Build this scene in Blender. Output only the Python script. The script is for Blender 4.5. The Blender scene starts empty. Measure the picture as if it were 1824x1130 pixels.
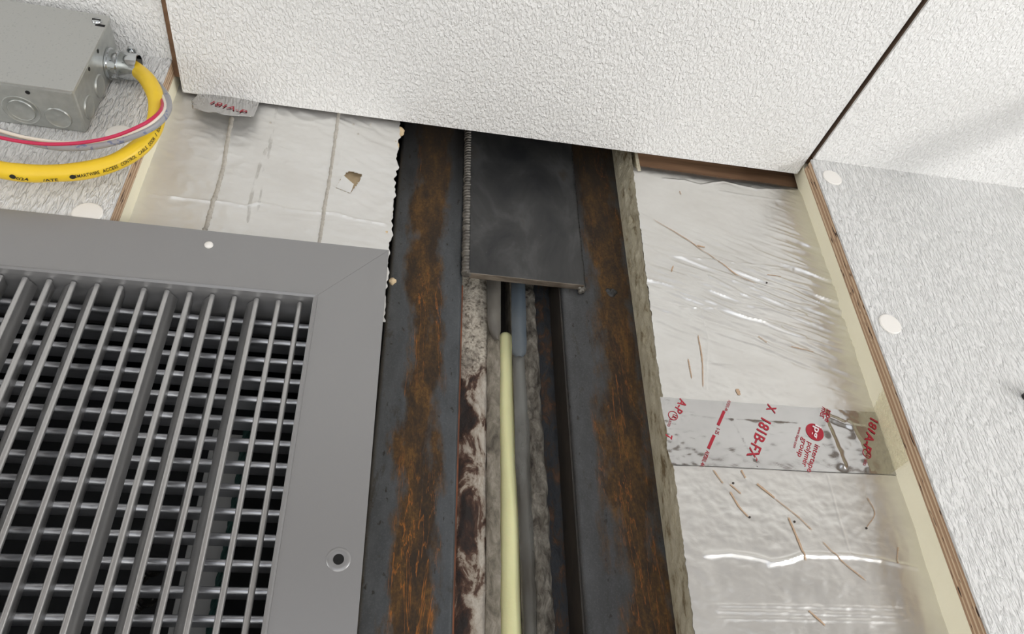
import bpy, math, random
import numpy as np
from mathutils import Vector, Matrix, noise
random.seed(7)
sc = bpy.context.scene
col = sc.collection
ZC = 1.60                                    # camera height above the floor; all heights below are given from here

# ------------------------------------------------------------------ camera
R = np.array([[0.97829457, 0.09067155, 0.18632877],
              [-0.20419826, 0.57480196, 0.79240506],
              [-0.03525354, -0.81325358, 0.5808406]])
CAM = np.array([0.0, -0.5, 0.0])
cam = bpy.data.cameras.new('camera'); camo = bpy.data.objects.new('camera', cam); col.objects.link(camo)
cam.sensor_width = 36.0; cam.lens = 1290.0 / 1824.0 * 36.0; cam.clip_start = 0.01; cam.clip_end = 50
m = Matrix.Identity(4)
for i in range(3):
    m[i][0] = R[i][0]; m[i][1] = -R[i][1]; m[i][2] = -R[i][2]
m[0][3], m[1][3], m[2][3] = 0.0, -0.5, ZC
camo.matrix_world = m
sc.camera = camo

# ------------------------------------------------------------------ world, lights, exposure
w = bpy.data.worlds.new('overcast_sky'); sc.world = w; w.use_nodes = True
w.node_tree.nodes['Background'].inputs[0].default_value = (0.80, 0.87, 1.0, 1)
w.node_tree.nodes['Background'].inputs[1].default_value = 0.6
sc.view_settings.view_transform = 'Standard'; sc.view_settings.look = 'None'
sc.view_settings.gamma = 1.0; sc.view_settings.use_curve_mapping = False
sc.view_settings.exposure = 0.08

def area(name, loc, aim, sx, sy, power, colr):
    l = bpy.data.lights.new(name, 'AREA'); l.shape = 'RECTANGLE'; l.size = sx; l.size_y = sy
    l.energy = power; l.color = colr
    o = bpy.data.objects.new(name, l); col.objects.link(o); o.location = loc
    o.rotation_euler = (Vector(aim) - Vector(loc)).to_track_quat('-Z', 'Y').to_euler()
    return o
# daylight through the wide doorway behind the camera
area('doorway_daylight', (0.1, -2.72, 1.0), (0.1, 0, 1.0), 2.2, 1.9, 9, (1.0, 0.99, 0.97))
# added side lights in the unseen window openings, brightening the foam returns
area('right_side_fill', (2.19, -1.1, 1.25), (0.0, -1.1, 1.25), 1.1, 1.0, 13, (0.97, 0.985, 1.0))
area('left_side_fill', (-2.19, -1.1, 1.25), (0.0, -1.1, 1.25), 1.1, 1.0, 13, (1.0, 0.99, 0.97))
# added light without a body, low right, casting the pipe's shadow on the ceiling
area('corner_shadow_light', (1.70, -1.00, 0.95), (0.55, -0.05, 2.2), 0.22, 0.22, 9, (1.0, 0.98, 0.95))
# sun falling through the doorway onto the floor, which lights the ceiling from below
sn = bpy.data.lights.new('sun', 'SUN'); sn.energy = 11.5; sn.angle = math.radians(0.6); sn.color = (0.97, 0.985, 1.0)
so = bpy.data.objects.new('sun', sn); col.objects.link(so); so.location = (0, -6, 6)
so.rotation_euler = Vector((0.05, 1.0, -0.88)).to_track_quat('-Z', 'Y').to_euler()

# ------------------------------------------------------------------ pixel helpers (1824 x 1130 frame -> points on real planes)
def ray(px, py): return R @ np.array([px - 912.0, py - 565.0, 1290.0])
def onY(px, py, y):
    r = ray(px, py); return CAM + r * ((y + 0.5) / r[1])
def onX(px, py, x):
    r = ray(px, py); return CAM + r * (x / r[0])
def onZ(px, py, z):
    r = ray(px, py); return CAM + r * (z / r[2])

# ------------------------------------------------------------------ materials
def lin(c):
    out = []
    for v in c:
        v = v / 255.0
        out.append(v / 12.92 if v <= 0.04045 else ((v + 0.055) / 1.055) ** 2.4)
    return (*out, 1.0)

class Mat:
    def __init__(s, name, rough=0.5, metal=0.0, color=(128, 128, 128), spec=0.5):
        s.m = bpy.data.materials.new(name); s.m.use_nodes = True
        s.t = s.m.node_tree; s.b = s.t.nodes['Principled BSDF']
        s.b.inputs['Base Color'].default_value = lin(color)
        s.b.inputs['Roughness'].default_value = rough
        s.b.inputs['Metallic'].default_value = metal
        s.b.inputs['Specular IOR Level'].default_value = spec
    def n(s, kind, **kw):
        nd = s.t.nodes.new(kind)
        for k, v in kw.items():
            if k in nd.inputs: 
                nd.inputs[k].default_value = v
            else: setattr(nd, k, v)
        return nd
    def l(s, a, b): s.t.links.new(a, b)
    def pos(s, scale=(1, 1, 1), rot=(0, 0, 0)):
        g = s.n('ShaderNodeNewGeometry'); mp = s.n('ShaderNodeMapping')
        mp.inputs['Scale'].default_value = scale; mp.inputs['Rotation'].default_value = rot
        s.l(g.outputs['Position'], mp.inputs['Vector']); return mp.outputs[0]
    def noise(s, vec, scale, detail=4, rough=0.55, dist=0.0):
        nd = s.n('ShaderNodeTexNoise'); nd.inputs['Scale'].default_value = scale
        nd.inputs['Detail'].default_value = detail; nd.inputs['Roughness'].default_value = rough
        nd.inputs['Distortion'].default_value = dist
        s.l(vec, nd.inputs['Vector']); return nd.outputs['Fac']
    def ramp(s, fac, stops):
        nd = s.n('ShaderNodeValToRGB'); e = nd.color_ramp.elements
        while len(e) < len(stops): e.new(0.5)
        for el, (p, c) in zip(e, stops):
            el.position = p; el.color = c if len(c) == 4 else lin(c)
        s.l(fac, nd.inputs[0]); return nd.outputs[0]
    def bw(s, fac, p0, p1): return s.ramp(fac, [(p0, (0, 0, 0, 1)), (p1, (1, 1, 1, 1))])
    def mix(s, fac, a, b):
        nd = s.n('ShaderNodeMix'); nd.data_type = 'RGBA'
        if hasattr(fac, 'is_linked'): s.l(fac, nd.inputs[0])
        else: nd.inputs[0].default_value = fac
        for v, i in ((a, 6), (b, 7)):
            if hasattr(v, 'is_linked'): s.l(v, nd.inputs[i])
            else: nd.inputs[i].default_value = v if len(v) == 4 else lin(v)
        return nd.outputs[2]
    def math(s, op, a, b=None, c=None):
        nd = s.n('ShaderNodeMath'); nd.operation = op
        for i, v in enumerate((a, b, c)):
            if v is None: continue
            if hasattr(v, 'is_linked'): s.l(v, nd.inputs[i])
            else: nd.inputs[i].default_value = v
        return nd.outputs[0]
    def xyz(s):
        g = s.n('ShaderNodeNewGeometry'); sp = s.n('ShaderNodeSeparateXYZ'); s.l(g.outputs['Position'], sp.inputs[0])
        return sp.outputs
    def bump(s, h, strength=0.5, dist=0.001, prev=None):
        nd = s.n('ShaderNodeBump'); nd.inputs['Strength'].default_value = strength; nd.inputs['Distance'].default_value = dist
        s.l(h, nd.inputs['Height'])
        if prev is not None: s.l(prev, nd.inputs['Normal'])
        s.l(nd.outputs[0], s.b.inputs['Normal']); return nd.outputs[0]
    def color(s, c): s.l(c, s.b.inputs['Base Color'])
    def rough(s, c): s.l(c, s.b.inputs['Roughness'])

M = {}
def frp(name, colr, scale, rot, bscale, dist, wob):
    k = Mat(name, 0.40, 0, colr); v = k.pos(scale, rot)
    a = k.noise(v, bscale, 2, 0.5, wob); b = k.noise(v, bscale * 2.1, 1, 0.5, 0.3)
    c = k.noise(k.pos((1, 1, 1)), 3.0, 2)
    sm = k.n('ShaderNodeMapRange'); sm.interpolation_type = 'SMOOTHSTEP'; sm.inputs['From Min'].default_value = .36; sm.inputs['From Max'].default_value = .70
    k.l(a, sm.inputs['Value'])
    h = k.math('ADD', k.math('MULTIPLY', sm.outputs[0], 0.8), k.math('MULTIPLY', b, 0.30))
    k.bump(h, 1.0, dist)
    k.color(k.mix(c, tuple(x - 5 for x in colr), tuple(min(255, x + 4) for x in colr)))
    return k.m
M['frp_wall'] = frp('textured white wall panel', (224, 223, 221), (1.0, 1.0, 0.26), (0, math.radians(-10), 0), 360, .0024, .4)
M['frp_ceiling'] = frp('textured white ceiling panel', (243, 242, 240), (1.0, 0.55, 1.0), (0, 0, math.radians(-12)), 400, .0012, .5)

k = Mat('plywood edge', 0.75); p = k.xyz(); v = k.pos((20, 260, 9))
st = k.noise(v, 1.0, 2); lines = k.math('SINE', k.math('MULTIPLY_ADD', p[1], 1500.0, k.math('MULTIPLY', st, 5.0)))
c1 = k.ramp(lines, [(0.0, (168, 136, 108)), (0.45, (192, 164, 134)), (0.8, (208, 184, 154))])
vo = k.noise(k.pos((30, 500, 60)), 1.0, 1)
k.color(k.mix(k.bw(vo, 0.66, 0.70), c1, (58, 36, 26))); k.bump(lines, 0.3, 0.0004); M['ply'] = k.m
k = Mat('brown wood', 0.7); g = k.noise(k.pos((6, 40, 120)), 1.0, 4); k.color(k.ramp(g, [(0.3, (98, 72, 52)), (0.7, (150, 116, 88))])); M['wood'] = k.m
k = Mat('dark brown core', 0.8); g = k.noise(k.pos((30, 30, 30)), 1.0, 3); k.color(k.ramp(g, [(0.3, (84, 68, 56)), (0.7, (112, 93, 78))])); M['core'] = k.m
def foam(name, a, b, str_=0.4, sc_=400):
    k = Mat(name, 0.9, 0, a, 0.2); g = k.noise(k.pos(), sc_, 3); k.color(k.mix(k.noise(k.pos(), 40, 3), a, b)); k.bump(g, str_, 0.0008); return k.m
M['foam_yellow'] = foam('pale yellow foam', (246, 240, 216), (240, 233, 206))
k = Mat('weathered grey-green foam', 0.95, 0, (180, 172, 150), 0.1); g = k.noise(k.pos((1, 1, .5)), 70, 5, 0.7)
k.color(k.ramp(g, [(0.34, (124, 110, 86)), (0.45, (178, 170, 148)), (0.66, (202, 196, 176))])); k.bump(k.noise(k.pos(), 260, 4, .7), 0.8, 0.002); M['foam_cut'] = k.m
M['foam_beige'] = foam('beige foam', (222, 200, 166), (198, 174, 138), 0.7, 300)

def foil(name, colr, r0, r1, bs, bd, tint, metal=1.0):
    k = Mat(name, 0.3, metal, colr)
    v = k.pos((1, 1, 1.6), (0, math.radians(14), 0)); a = k.noise(v, 46, 4, 0.6, 0.8); b = k.noise(k.pos(), 170, 3)
    h = k.math('ADD', a, k.math('MULTIPLY', b, 0.25)); k.bump(h, bs, bd)
    d = k.noise(k.pos((1, 1, 2)), 14, 4)
    k.rough(k.ramp(d, [(0.3, (r0, r0, r0, 1)), (0.7, (r1, r1, r1, 1))]))
    k.color(k.mix(k.bw(d, .35, .7), colr, tint)); return k.m
M['foil_dull'] = foil('dull aluminium foil facing', (234, 233, 230), 0.48, 0.60, 0.35, 0.0012, (226, 224, 220), 0.8)
M['foil'] = foil('satin aluminium foil facing', (229, 228, 225), 0.32, 0.42, 0.22, 0.0010, (220, 218, 214))
M['foil_tape'] = foil('shiny aluminium tape', (196, 195, 194), 0.13, 0.20, 0.22, 0.0008, (188, 187, 186))
k = Mat('clear tape film', 0.12, 0, (236, 226, 186)); k.b.inputs['Alpha'].default_value = 0.35; k.bump(k.noise(k.pos(), 120, 3), .8, .002); M['clear'] = k.m
M['red_ink'] = Mat('red ink', 0.5, 0, (160, 24, 44)).m
M['white_ink'] = Mat('white ink', 0.5, 0, (222, 214, 214)).m
M['black_ink'] = Mat('black ink', 0.6, 0, (28, 26, 20)).m

def steel(name, kx, kz, b0, stops_rust, base1=(56, 59, 62), base2=(76, 79, 82), vein=(158, 98, 40)):
    """mill-scale steel with one rust band; u runs 0..1 across the face"""
    k = Mat(name, 0.5, 0.35); p = k.xyz()
    zz = k.math('SUBTRACT', p[2], ZC)
    u = k.math('MULTIPLY_ADD', k.math('SUBTRACT', p[0], k.math('MULTIPLY_ADD', zz, kz, b0)), kx, 0.0)
    dn = k.noise(k.pos((1, 1, .35)), 55, 5, 0.62); dn2 = k.noise(k.pos((1, 1, .3)), 12, 3)
    ud = k.math('ADD', u, k.math('ADD', k.math('MULTIPLY', k.math('SUBTRACT', dn, 0.5), 0.7), k.math('MULTIPLY', k.math('SUBTRACT', dn2, .5), 0.35)))
    a0, a1, a2, a3 = stops_rust
    band = k.ramp(ud, [(a0, (0, 0, 0, 1)), (a1, (1, 1, 1, 1)), (a2, (1, 1, 1, 1)), (a3, (0, 0, 0, 1))])
    basec = k.ramp(k.noise(k.pos((1, 1, .4)), 60, 5, .65), [(0.3, base1), (0.7, base2)])
    pits = k.bw(k.noise(k.pos((1, 1, .6)), 190, 3, .5), 0.66, 0.70)
    basec = k.mix(pits, basec, (38, 36, 34))
    cl_ = k.bw(k.noise(k.pos((1, 1, .35)), 75, 6, .7, .4), .60, .66); basec = k.mix(k.math('MULTIPLY', cl_, .7), basec, (48, 43, 38))
    fg = k.noise(k.pos(), 700, 4, .7); basec = k.mix(k.math('MULTIPLY', k.bw(fg, .5, .75), .35), basec, (104, 106, 108))
    fine = k.noise(k.pos((1, 1, .7)), 420, 5, .7)
    rn0 = k.noise(k.pos((1, 1, .35)), 60, 8, 0.74, 0.3)
    rn = k.math('ADD', rn0, k.math('MULTIPLY', k.math('SUBTRACT', fine, .5), .45))
    rustc = k.ramp(rn, [(0.28, (40, 33, 26)), (0.42, (54, 41, 28)), (0.55, (78, 56, 30)), (0.66, (106, 76, 36)), (0.8, (72, 46, 32))])
    vn = k.noise(k.pos((1, 1, .10)), 75, 5, .62, .5)
    ve = k.math('ABSOLUTE', k.math('SUBTRACT', vn, 0.5))
    vm = k.ramp(ve, [(0.0, (1, 1, 1, 1)), (0.009, (0, 0, 0, 1))])
    vlow = k.bw(k.noise(k.pos((1, 1, .5)), 16, 2), .42, .58)
    rustc = k.mix(k.math('MULTIPLY', vm, vlow), rustc, vein)
    # darker brown towards the top of the columns
    top_tone = k.bw(k.math('ADD', zz, k.math('MULTIPLY', dn2, 0.12)), 0.60, 0.74)
    c = k.mix(band, basec, rustc)
    k.color(k.mix(k.math('MULTIPLY', top_tone, 0.6), c, (50, 44, 38)))
    k.rough(k.mix(band, (0.42, .42, .42, 1), (0.8, .8, .8, 1)))
    k.b.inputs['Metallic'].default_value = 0.15
    k.bump(k.math('ADD', rn, k.math('MULTIPLY', pits, -.6)), 0.35, 0.0007)
    return k.m
M['steel_a'] = steel('rust-streaked mill scale steel', 12.8, 0.012, 0.0085, (0.17, 0.29, 0.60, 0.74))
M['steel_b'] = steel('rust-patched mill scale steel', 11.0, 0.017, 0.186, (0.26, 0.42, 0.76, 0.90), (52, 53, 54), (72, 73, 75), (140, 86, 40))
k = Mat('blackened plate steel', 0.42, 0.25); a = k.noise(k.pos((1, 1, .6)), 22, 5, .6, .5); b = k.noise(k.pos((1, 1, .5)), 9, 3)
c = k.ramp(a, [(0.3, (40, 41, 43)), (0.5, (58, 58, 58)), (0.62, (74, 74, 74)), (0.75, (66, 60, 54))])
c = k.mix(k.bw(b, .58, .63), c, (52, 45, 38)); sp_ = k.bw(k.noise(k.pos(), 420, 2), .74, .78)
k.color(k.mix(k.math('MULTIPLY', sp_, .5), c, (140, 136, 128))); k.bump(a, .2, .0006); M['plate'] = k.m
k = Mat('lit underside edge steel', 0.4, 0.4); k.color(k.ramp(k.noise(k.pos((.3, 1, 2)), 120, 4), [(0.3, (92, 80, 68)), (0.7, (148, 138, 126))])); M['lit_edge'] = k.m  # brownish light on the plate's underside edge, painted in as a paler colour
k = Mat('grey weld metal', 0.5, 0.4); k.color(k.ramp(k.noise(k.pos(), 160, 4), [(0.3, (84, 81, 77)), (0.7, (134, 130, 123))])); M['weld'] = k.m
k = Mat('rust red edge', 0.85); k.color(k.ramp(k.noise(k.pos((1, 1, .3)), 110, 4), [(0.3, (70, 44, 32)), (0.6, (122, 70, 44)), (.8, (84, 56, 44))])); M['rust_edge'] = k.m

k = Mat('whitewashed corroded mortar', 0.9); p = k.xyz(); zz = k.math('SUBTRACT', p[2], ZC)
a = k.noise(k.pos((1, 1, .5)), 62, 6, .65, .6); f = k.noise(k.pos(), 330, 4, .6)
uu = k.math('MULTIPLY', k.math('SUBTRACT', p[0], k.math('MULTIPLY_ADD', zz, .018, .0800)), 32.0)
a2 = k.math('ADD', a, k.math('MULTIPLY', k.math('SUBTRACT', uu, .55), .22))
c = k.ramp(a2, [(0.36, (40, 34, 32)), (0.43, (62, 44, 36)), (0.49, (92, 70, 58)), (0.53, (150, 138, 124)), (0.64, (186, 178, 166)), (0.80, (138, 130, 120))])
f2 = k.math('ADD', k.math('MULTIPLY', f, .55), k.math('MULTIPLY', k.noise(k.pos(), 120, 5, .65), .45))
top = k.ramp(f2, [(0.36, (84, 76, 66)), (0.46, (150, 142, 130)), (0.54, (184, 176, 162)), (0.68, (200, 192, 178))])
k.color(k.mix(k.bw(k.math('ADD', zz, k.math('MULTIPLY', a, .12)), .43, .455), c, top)); k.bump(k.math('ADD', a, f), .8, .002); M['mortar_white'] = k.m
def mott(name, stops, scale, rough=.9, bs=.8, bd=.002, zs=.5):
    k = Mat(name, rough); a = k.noise(k.pos((1, 1, zs)), scale, 6, .68, .5); k.color(k.ramp(a, stops)); k.bump(a, bs, bd); return k.m
M['concrete'] = mott('grey stained concrete', [(0.3, (78, 73, 64)), (0.5, (124, 117, 104)), (0.7, (158, 150, 138))], 110)
M['mortar_grey'] = mott('grey lumpy mortar', [(0.32, (44, 38, 34)), (0.42, (88, 82, 74)), (0.55, (122, 117, 108)), (0.66, (150, 144, 134)), (.76, (160, 132, 106))], 120, .9, 1.0, .004)
M['mortar_brown'] = mott('dark brown rusted layer', [(0.3, (34, 28, 26)), (0.48, (62, 44, 34)), (0.56, (86, 60, 46)), (0.66, (44, 38, 36)), (.78, (140, 128, 116))], 70)
M['navy_rust'] = mott('navy and rust flaked steel', [(0.32, (30, 31, 33)), (0.46, (46, 49, 54)), (0.54, (56, 45, 37)), (0.64, (88, 60, 42)), (.72, (60, 62, 66)), (.8, (130, 124, 116))], 120, .75)
M['dark_flange'] = mott('dark brown flange steel', [(0.3, (34, 32, 30)), (0.7, (56, 50, 44))], 50, .6, .4, .001)
k = Mat('backer rod foam', 0.85, 0, (222, 214, 150), .2); k.b.inputs['Subsurface Weight'].default_value = .1; k.bump(k.noise(k.pos(), 420, 2), .25, .0006)
k.color(k.mix(k.noise(k.pos(), 30, 3), (238, 232, 182), (228, 222, 170))); M['rod'] = k.m
def film(name, c0, c1, alpha):
    k = Mat(name, .28, 0, c0); k.color(k.mix(k.bw(k.noise(k.pos((1, 1, .4)), 30, 4), .35, .65), c0, c1)); k.b.inputs['Alpha'].default_value = alpha
    k.bump(k.noise(k.pos((1, 1, .4)), 90, 3), .5, .002); return k.m
M['film_grey'] = film('cloudy grey plastic film', (132, 128, 120), (100, 96, 90), .85)
M['film_blue'] = film('cloudy blue-grey plastic film', (104, 110, 114), (76, 88, 100), .85)
M['film_clear'] = film('milky clear plastic film', (128, 128, 124), (84, 80, 74), .62)

k = Mat('anodised grey grille metal', 0.36, 0.55, (150, 149, 149)); k.bump(k.noise(k.pos(), 900, 2), .08, .0003); M['grille'] = k.m
k = Mat('grey blade metal', 0.30, 0.8, (182, 181, 180)); M['blade'] = k.m
M['blade_dark'] = Mat('cool grey blade metal', 0.30, 0.8, (180, 181, 185)).m
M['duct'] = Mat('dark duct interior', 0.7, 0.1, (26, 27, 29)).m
M['post'] = Mat('dull grey post', 0.5, 0.2, (168, 168, 166)).m
k = Mat('green rope', 0.8); k.color(k.mix(k.noise(k.pos(), 200, 2), (20, 50, 45), (48, 88, 80))); M['rope'] = k.m
M['nickel'] = Mat('nickel fitting', 0.25, 1, (150, 146, 140)).m
k = Mat('galvanised steel', 0.38, 0.75); k.color(k.ramp(k.noise(k.pos(), 120, 4), [(0.3, (170, 172, 169)), (0.7, (184, 186, 182))])); M['galv'] = k.m
k = Mat('dull galvanised cover', 0.5, 0.5); g = k.noise(k.pos(), 500, 2); k.color(k.mix(k.bw(g, .62, .68), (180, 180, 176), (168, 168, 165))); M['cover'] = k.m
M['zinc'] = Mat('bright zinc', 0.14, 1, (205, 208, 210)).m
M['hole'] = Mat('dark hole', 0.9, 0, (14, 13, 12)).m
k = Mat('yellow cable jacket', 0.38, 0, (240, 200, 40)); k.color(k.mix(k.noise(k.pos(), 60, 2), (244, 206, 46), (230, 190, 36))); M['yellow'] = k.m
k = Mat('grey cable jacket', 0.45); g = k.noise(k.pos(), 130, 3); k.color(k.mix(k.bw(g, .6, .64), (158, 157, 160), (112, 120, 150))); M['grey'] = k.m
M['red_wire'] = Mat('crimson wire insulation', 0.4, 0, (196, 36, 78)).m
M['white_wire'] = Mat('ivory wire insulation', 0.45, 0, (232, 222, 206)).m
M['cap'] = Mat('white plastic cap', 0.35, 0, (236, 232, 226)).m
M['bead'] = mott('grey dried adhesive', [(0.3, (164, 158, 148)), (0.7, (194, 188, 178))], 200, .8, .8, .001, 1)
k = Mat('faint grey adhesive residue', 0.7, 0, (170, 165, 156)); k.l(k.math('MULTIPLY', k.bw(k.noise(k.pos((1, 1, .4)), 120, 4), .42, .6), .30), k.b.inputs['Alpha']); M['residue'] = k.m
M['scuff'] = Mat('brown paper scuff', 0.8, 0, (182, 154, 128)).m
M['dark_speck'] = Mat('dark crumb', 0.8, 0, (60, 52, 46)).m
M['room_wall'] = mott('taupe painted wall', [(0.3, (206, 202, 196)), (0.7, (216, 212, 206))], 3, .8, .05, .001, 1)
M['floor'] = mott('worn grey floor', [(0.3, (184, 182, 178)), (0.7, (200, 199, 196))], 4, .7, .1, .001, 1)
k = Mat('tan wood soffit', .7); k.color(k.ramp(k.noise(k.pos((4, 40, 4)), 1.0, 4), [(0.3, (88, 75, 64)), (0.7, (110, 96, 82))])); M['soffit'] = k.m
M['black'] = Mat('black rubber', 0.5, 0, (38, 37, 36)).m

# ------------------------------------------------------------------ mesh helpers
class MB:
    def __init__(s): s.v = []; s.f = []
    def add(s, v, f):
        o = len(s.v); s.v += [tuple(map(float, q)) for q in v]; s.f += [tuple(i + o for i in q) for q in f]; return s
    def hexa(s, c8):        # 8 corners: bottom loop 0-3, top loop 4-7
        return s.add(c8, [(3, 2, 1, 0), (4, 5, 6, 7), (0, 1, 5, 4), (1, 2, 6, 5), (2, 3, 7, 6), (3, 0, 4, 7)])
    def box(s, x0, x1, y0, y1, z0, z1):
        return s.hexa([(x0, y0, z0), (x1, y0, z0), (x1, y1, z0), (x0, y1, z0), (x0, y0, z1), (x1, y0, z1), (x1, y1, z1), (x0, y1, z1)])
    def prism(s, xz, y0, y1):   # polygon in XZ (ccw seen from -Y), extruded along Y
        n = len(xz); v = [(x, y0, z) for x, z in xz] + [(x, y1, z) for x, z in xz]
        f = [tuple(range(n)), tuple(range(2 * n - 1, n - 1, -1))] + [(i, i + n, (i + 1) % n + n, (i + 1) % n) for i in range(n)]
        return s.add(v, f)
    def prism_z(s, xy, z0, z1):
        n = len(xy); v = [(x, y, z0) for x, y in xy] + [(x, y, z1) for x, y in xy]
        f = [tuple(range(n - 1, -1, -1)), tuple(range(n, 2 * n))] + [(i, (i + 1) % n, (i + 1) % n + n, i + n) for i in range(n)]
        return s.add(v, f)
    def grid(s, nu, nv, fn, keep=None):
        v = [fn(i / nu, j / nv) for j in range(nv + 1) for i in range(nu + 1)]
        f = []
        for j in range(nv):
            for i in range(nu):
                a = j * (nu + 1) + i
                if keep is None or keep((i + .5) / nu, (j + .5) / nv): f.append((a, a + 1, a + nu + 2, a + nu + 1))
        return s.add(v, f)
    def tube(s, pts, rad, seg=12, caps=True, flat=None):
        pts = [Vector(p) for p in pts]; n = len(pts); T = []
        for i in range(n): T.append((pts[min(i + 1, n - 1)] - pts[max(i - 1, 0)]).normalized())
        a = Vector((0, 0, 1)) if abs(T[0].z) < .9 else Vector((1, 0, 0)); N = (a - T[0] * a.dot(T[0])).normalized()
        v = []
        for i in range(n):
            N = (N - T[i] * N.dot(T[i])).normalized(); B = T[i].cross(N); r = rad(i / (n - 1)) if callable(rad) else rad
            for q in range(seg):
                an = 2 * math.pi * q / seg
                v.append(pts[i] + N * (math.cos(an) * r) + B * (math.sin(an) * r))
        f = [(i * seg + q, i * seg + (q + 1) % seg, (i + 1) * seg + (q + 1) % seg, (i + 1) * seg + q) for i in range(n - 1) for q in range(seg)]
        if caps: f += [tuple(range(seg - 1, -1, -1)), tuple(range((n - 1) * seg, n * seg))]
        return s.add(v, f)
    def lathe(s, o, axis, prof, seg=24):       # prof: (radius, along)
        ax = Vector(axis).normalized(); a = Vector((0, 0, 1)) if abs(ax.z) < .9 else Vector((1, 0, 0))
        N = (a - ax * a.dot(ax)).normalized(); B = ax.cross(N); o = Vector(o); v = []
        for r, h in prof:
            for q in range(seg):
                an = 2 * math.pi * q / seg; v.append(o + ax * h + N * (r * math.cos(an)) + B * (r * math.sin(an)))
        n = len(prof); f = [(i * seg + q, i * seg + (q + 1) % seg, (i + 1) * seg + (q + 1) % seg, (i + 1) * seg + q) for i in range(n - 1) for q in range(seg)]
        f += [tuple(range(seg - 1, -1, -1)), tuple(range((n - 1) * seg, n * seg))]
        return s.add(v, f)

def tag(o, label=None, cat=None, group=None, kind=None):
    if label: o['label'] = label
    if cat: o['category'] = cat
    if group: o['group'] = group
    if kind: o['kind'] = kind
    return o
def empty(name, loc):
    o = bpy.data.objects.new(name, None); col.objects.link(o); o.location = (loc[0], loc[1], loc[2] + ZC); o.empty_display_size = .02; return o
def wloc(o):
    v = Vector((0, 0, 0))
    while o is not None: v += Vector(o.location); o = o.parent
    return v
def build(name, mb, mat, parent=None, smooth=False, bevel=0.0, origin=None):
    vs = np.array(mb.v, dtype=float); vs[:, 2] += ZC
    if parent is not None: org = np.array(wloc(parent))
    elif origin is not None: org = np.array(origin) + np.array([0, 0, ZC])
    else: org = np.array([(vs[:, 0].min() + vs[:, 0].max()) / 2, (vs[:, 1].min() + vs[:, 1].max()) / 2, vs[:, 2].min()])
    me = bpy.data.meshes.new(name); me.from_pydata([tuple(q) for q in (vs - org)], [], mb.f); me.update()
    o = bpy.data.objects.new(name, me); col.objects.link(o)
    if parent is not None: o.parent = parent
    else: o.location = org
    me.materials.append(M[mat])
    if smooth:
        for pl in me.polygons: pl.use_smooth = True
        me.set_sharp_from_angle(angle=math.radians(50))
    if bevel:
        b = o.modifiers.new('bevel', 'BEVEL'); b.width = bevel; b.segments = 2; b.limit_method = 'ANGLE'
    return o

def interp(pts, q):
    xs = [p[0] for p in pts]; ys = [p[1] for p in pts]; return float(np.interp(q, xs, ys))
def spline(pts, n):
    """Catmull-Rom through 3-D points"""
    P = [Vector(p) for p in pts]; P = [P[0] * 2 - P[1]] + P + [P[-1] * 2 - P[-2]]; out = []
    k = len(P) - 3
    for i in range(n + 1):
        t = i / n * k; s = min(int(t), k - 1); t -= s; a, b, c, d = P[s:s + 4]
        out.append(0.5 * ((2 * b) + (c - a) * t + (2 * a - 5 * b + 4 * c - d) * t * t + (3 * b - a - 3 * c + d) * t ** 3))
    return out

def text_flat(body, bold=0.0):
    """letters as flat 2-D triangles, scaled to unit length; returns verts, faces, height/length"""
    cu = bpy.data.curves.new('t', 'FONT'); cu.body = body; cu.size = 1; cu.offset = bold; cu.resolution_u = 3
    ob = bpy.data.objects.new('t', cu); col.objects.link(ob)
    me = bpy.data.meshes.new_from_object(ob.evaluated_get(bpy.context.evaluated_depsgraph_get()))
    v = np.array([q.co[:2] for q in me.vertices]); f = [tuple(p.vertices) for p in me.polygons]
    bpy.data.objects.remove(ob); bpy.data.curves.remove(cu); bpy.data.meshes.remove(me)
    v[:, 0] -= v[:, 0].min(); L = v[:, 0].max(); v[:, 1] -= 0.0
    return v / L, f, L

def print_on(mb, body, p0, p1, hgt, surf, bold=0.02):
    """lay a word from p0 to p1 (x,z on the surface), letters hgt tall, surf(x,z) -> 3-D point"""
    v, f, L = text_flat(body, bold)
    p0 = np.array(p0, float); p1 = np.array(p1, float); d = p1 - p0; n = np.linalg.norm(d); t = d / n; up = np.array([-t[1], t[0]])
    capv = 0.70 / L
    out = [surf(*(p0 + d * a + up * (b / capv * hgt))) for a, b in v]
    mb.add(out, f)

# ================================================================== SETTING
YF = 0.037          # front of the foil faced boards
YS = 0.085          # face of the steel columns
YB = 0.118          # surface deep in the slot between the columns
xply = lambda z: 0.4745 + 0.0209 * z
xcor = lambda z: 0.4722 + 0.0345 * z

# --- ceiling: three panels with gaps
ceil = tag(empty('ceiling', (0, -1.2, 0.64)), kind='structure')
def cpanel(quad, zf, thick=0.014):
    mb = MB(); (a, b, c, d) = quad
    lo = [(x, y, zf(x)) for x, y in quad]; hi = [(x, y, zf(x) + .0025) for x, y in quad]
    sk = build('ceiling_panel', mb.hexa(lo + hi), 'frp_ceiling', ceil)
    mb2 = MB().hexa([(x, y, z) for x, y, z in hi] + [(x, y, zf(x) + thick) for x, y in quad]); build('panel_core', mb2, 'core', sk)
cpanel([(-0.2126, -1.02), (0.4973, -1.02), (0.4866, 0.0262), (-0.2160, 0.0325)], lambda x: 0.640)
cpanel([(-2.2, -1.02), (-0.2183, -1.02), (-0.2225, -0.0005), (-2.2, -0.0005)], lambda x: 0.6465)
cpanel([(0.5025, -1.02), (2.2, -1.02), (2.2, -0.0005), (0.4915, -0.0005)], lambda x: 0.6362 + (min(x, 1.0) - .49) * .0355)
for xa, xb in ((-.2245, -.2065), (.484, .5045)): build('seam_strip', MB().box(xa, xb, -1.02, .02, .6475, .672), 'wood', ceil)
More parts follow.
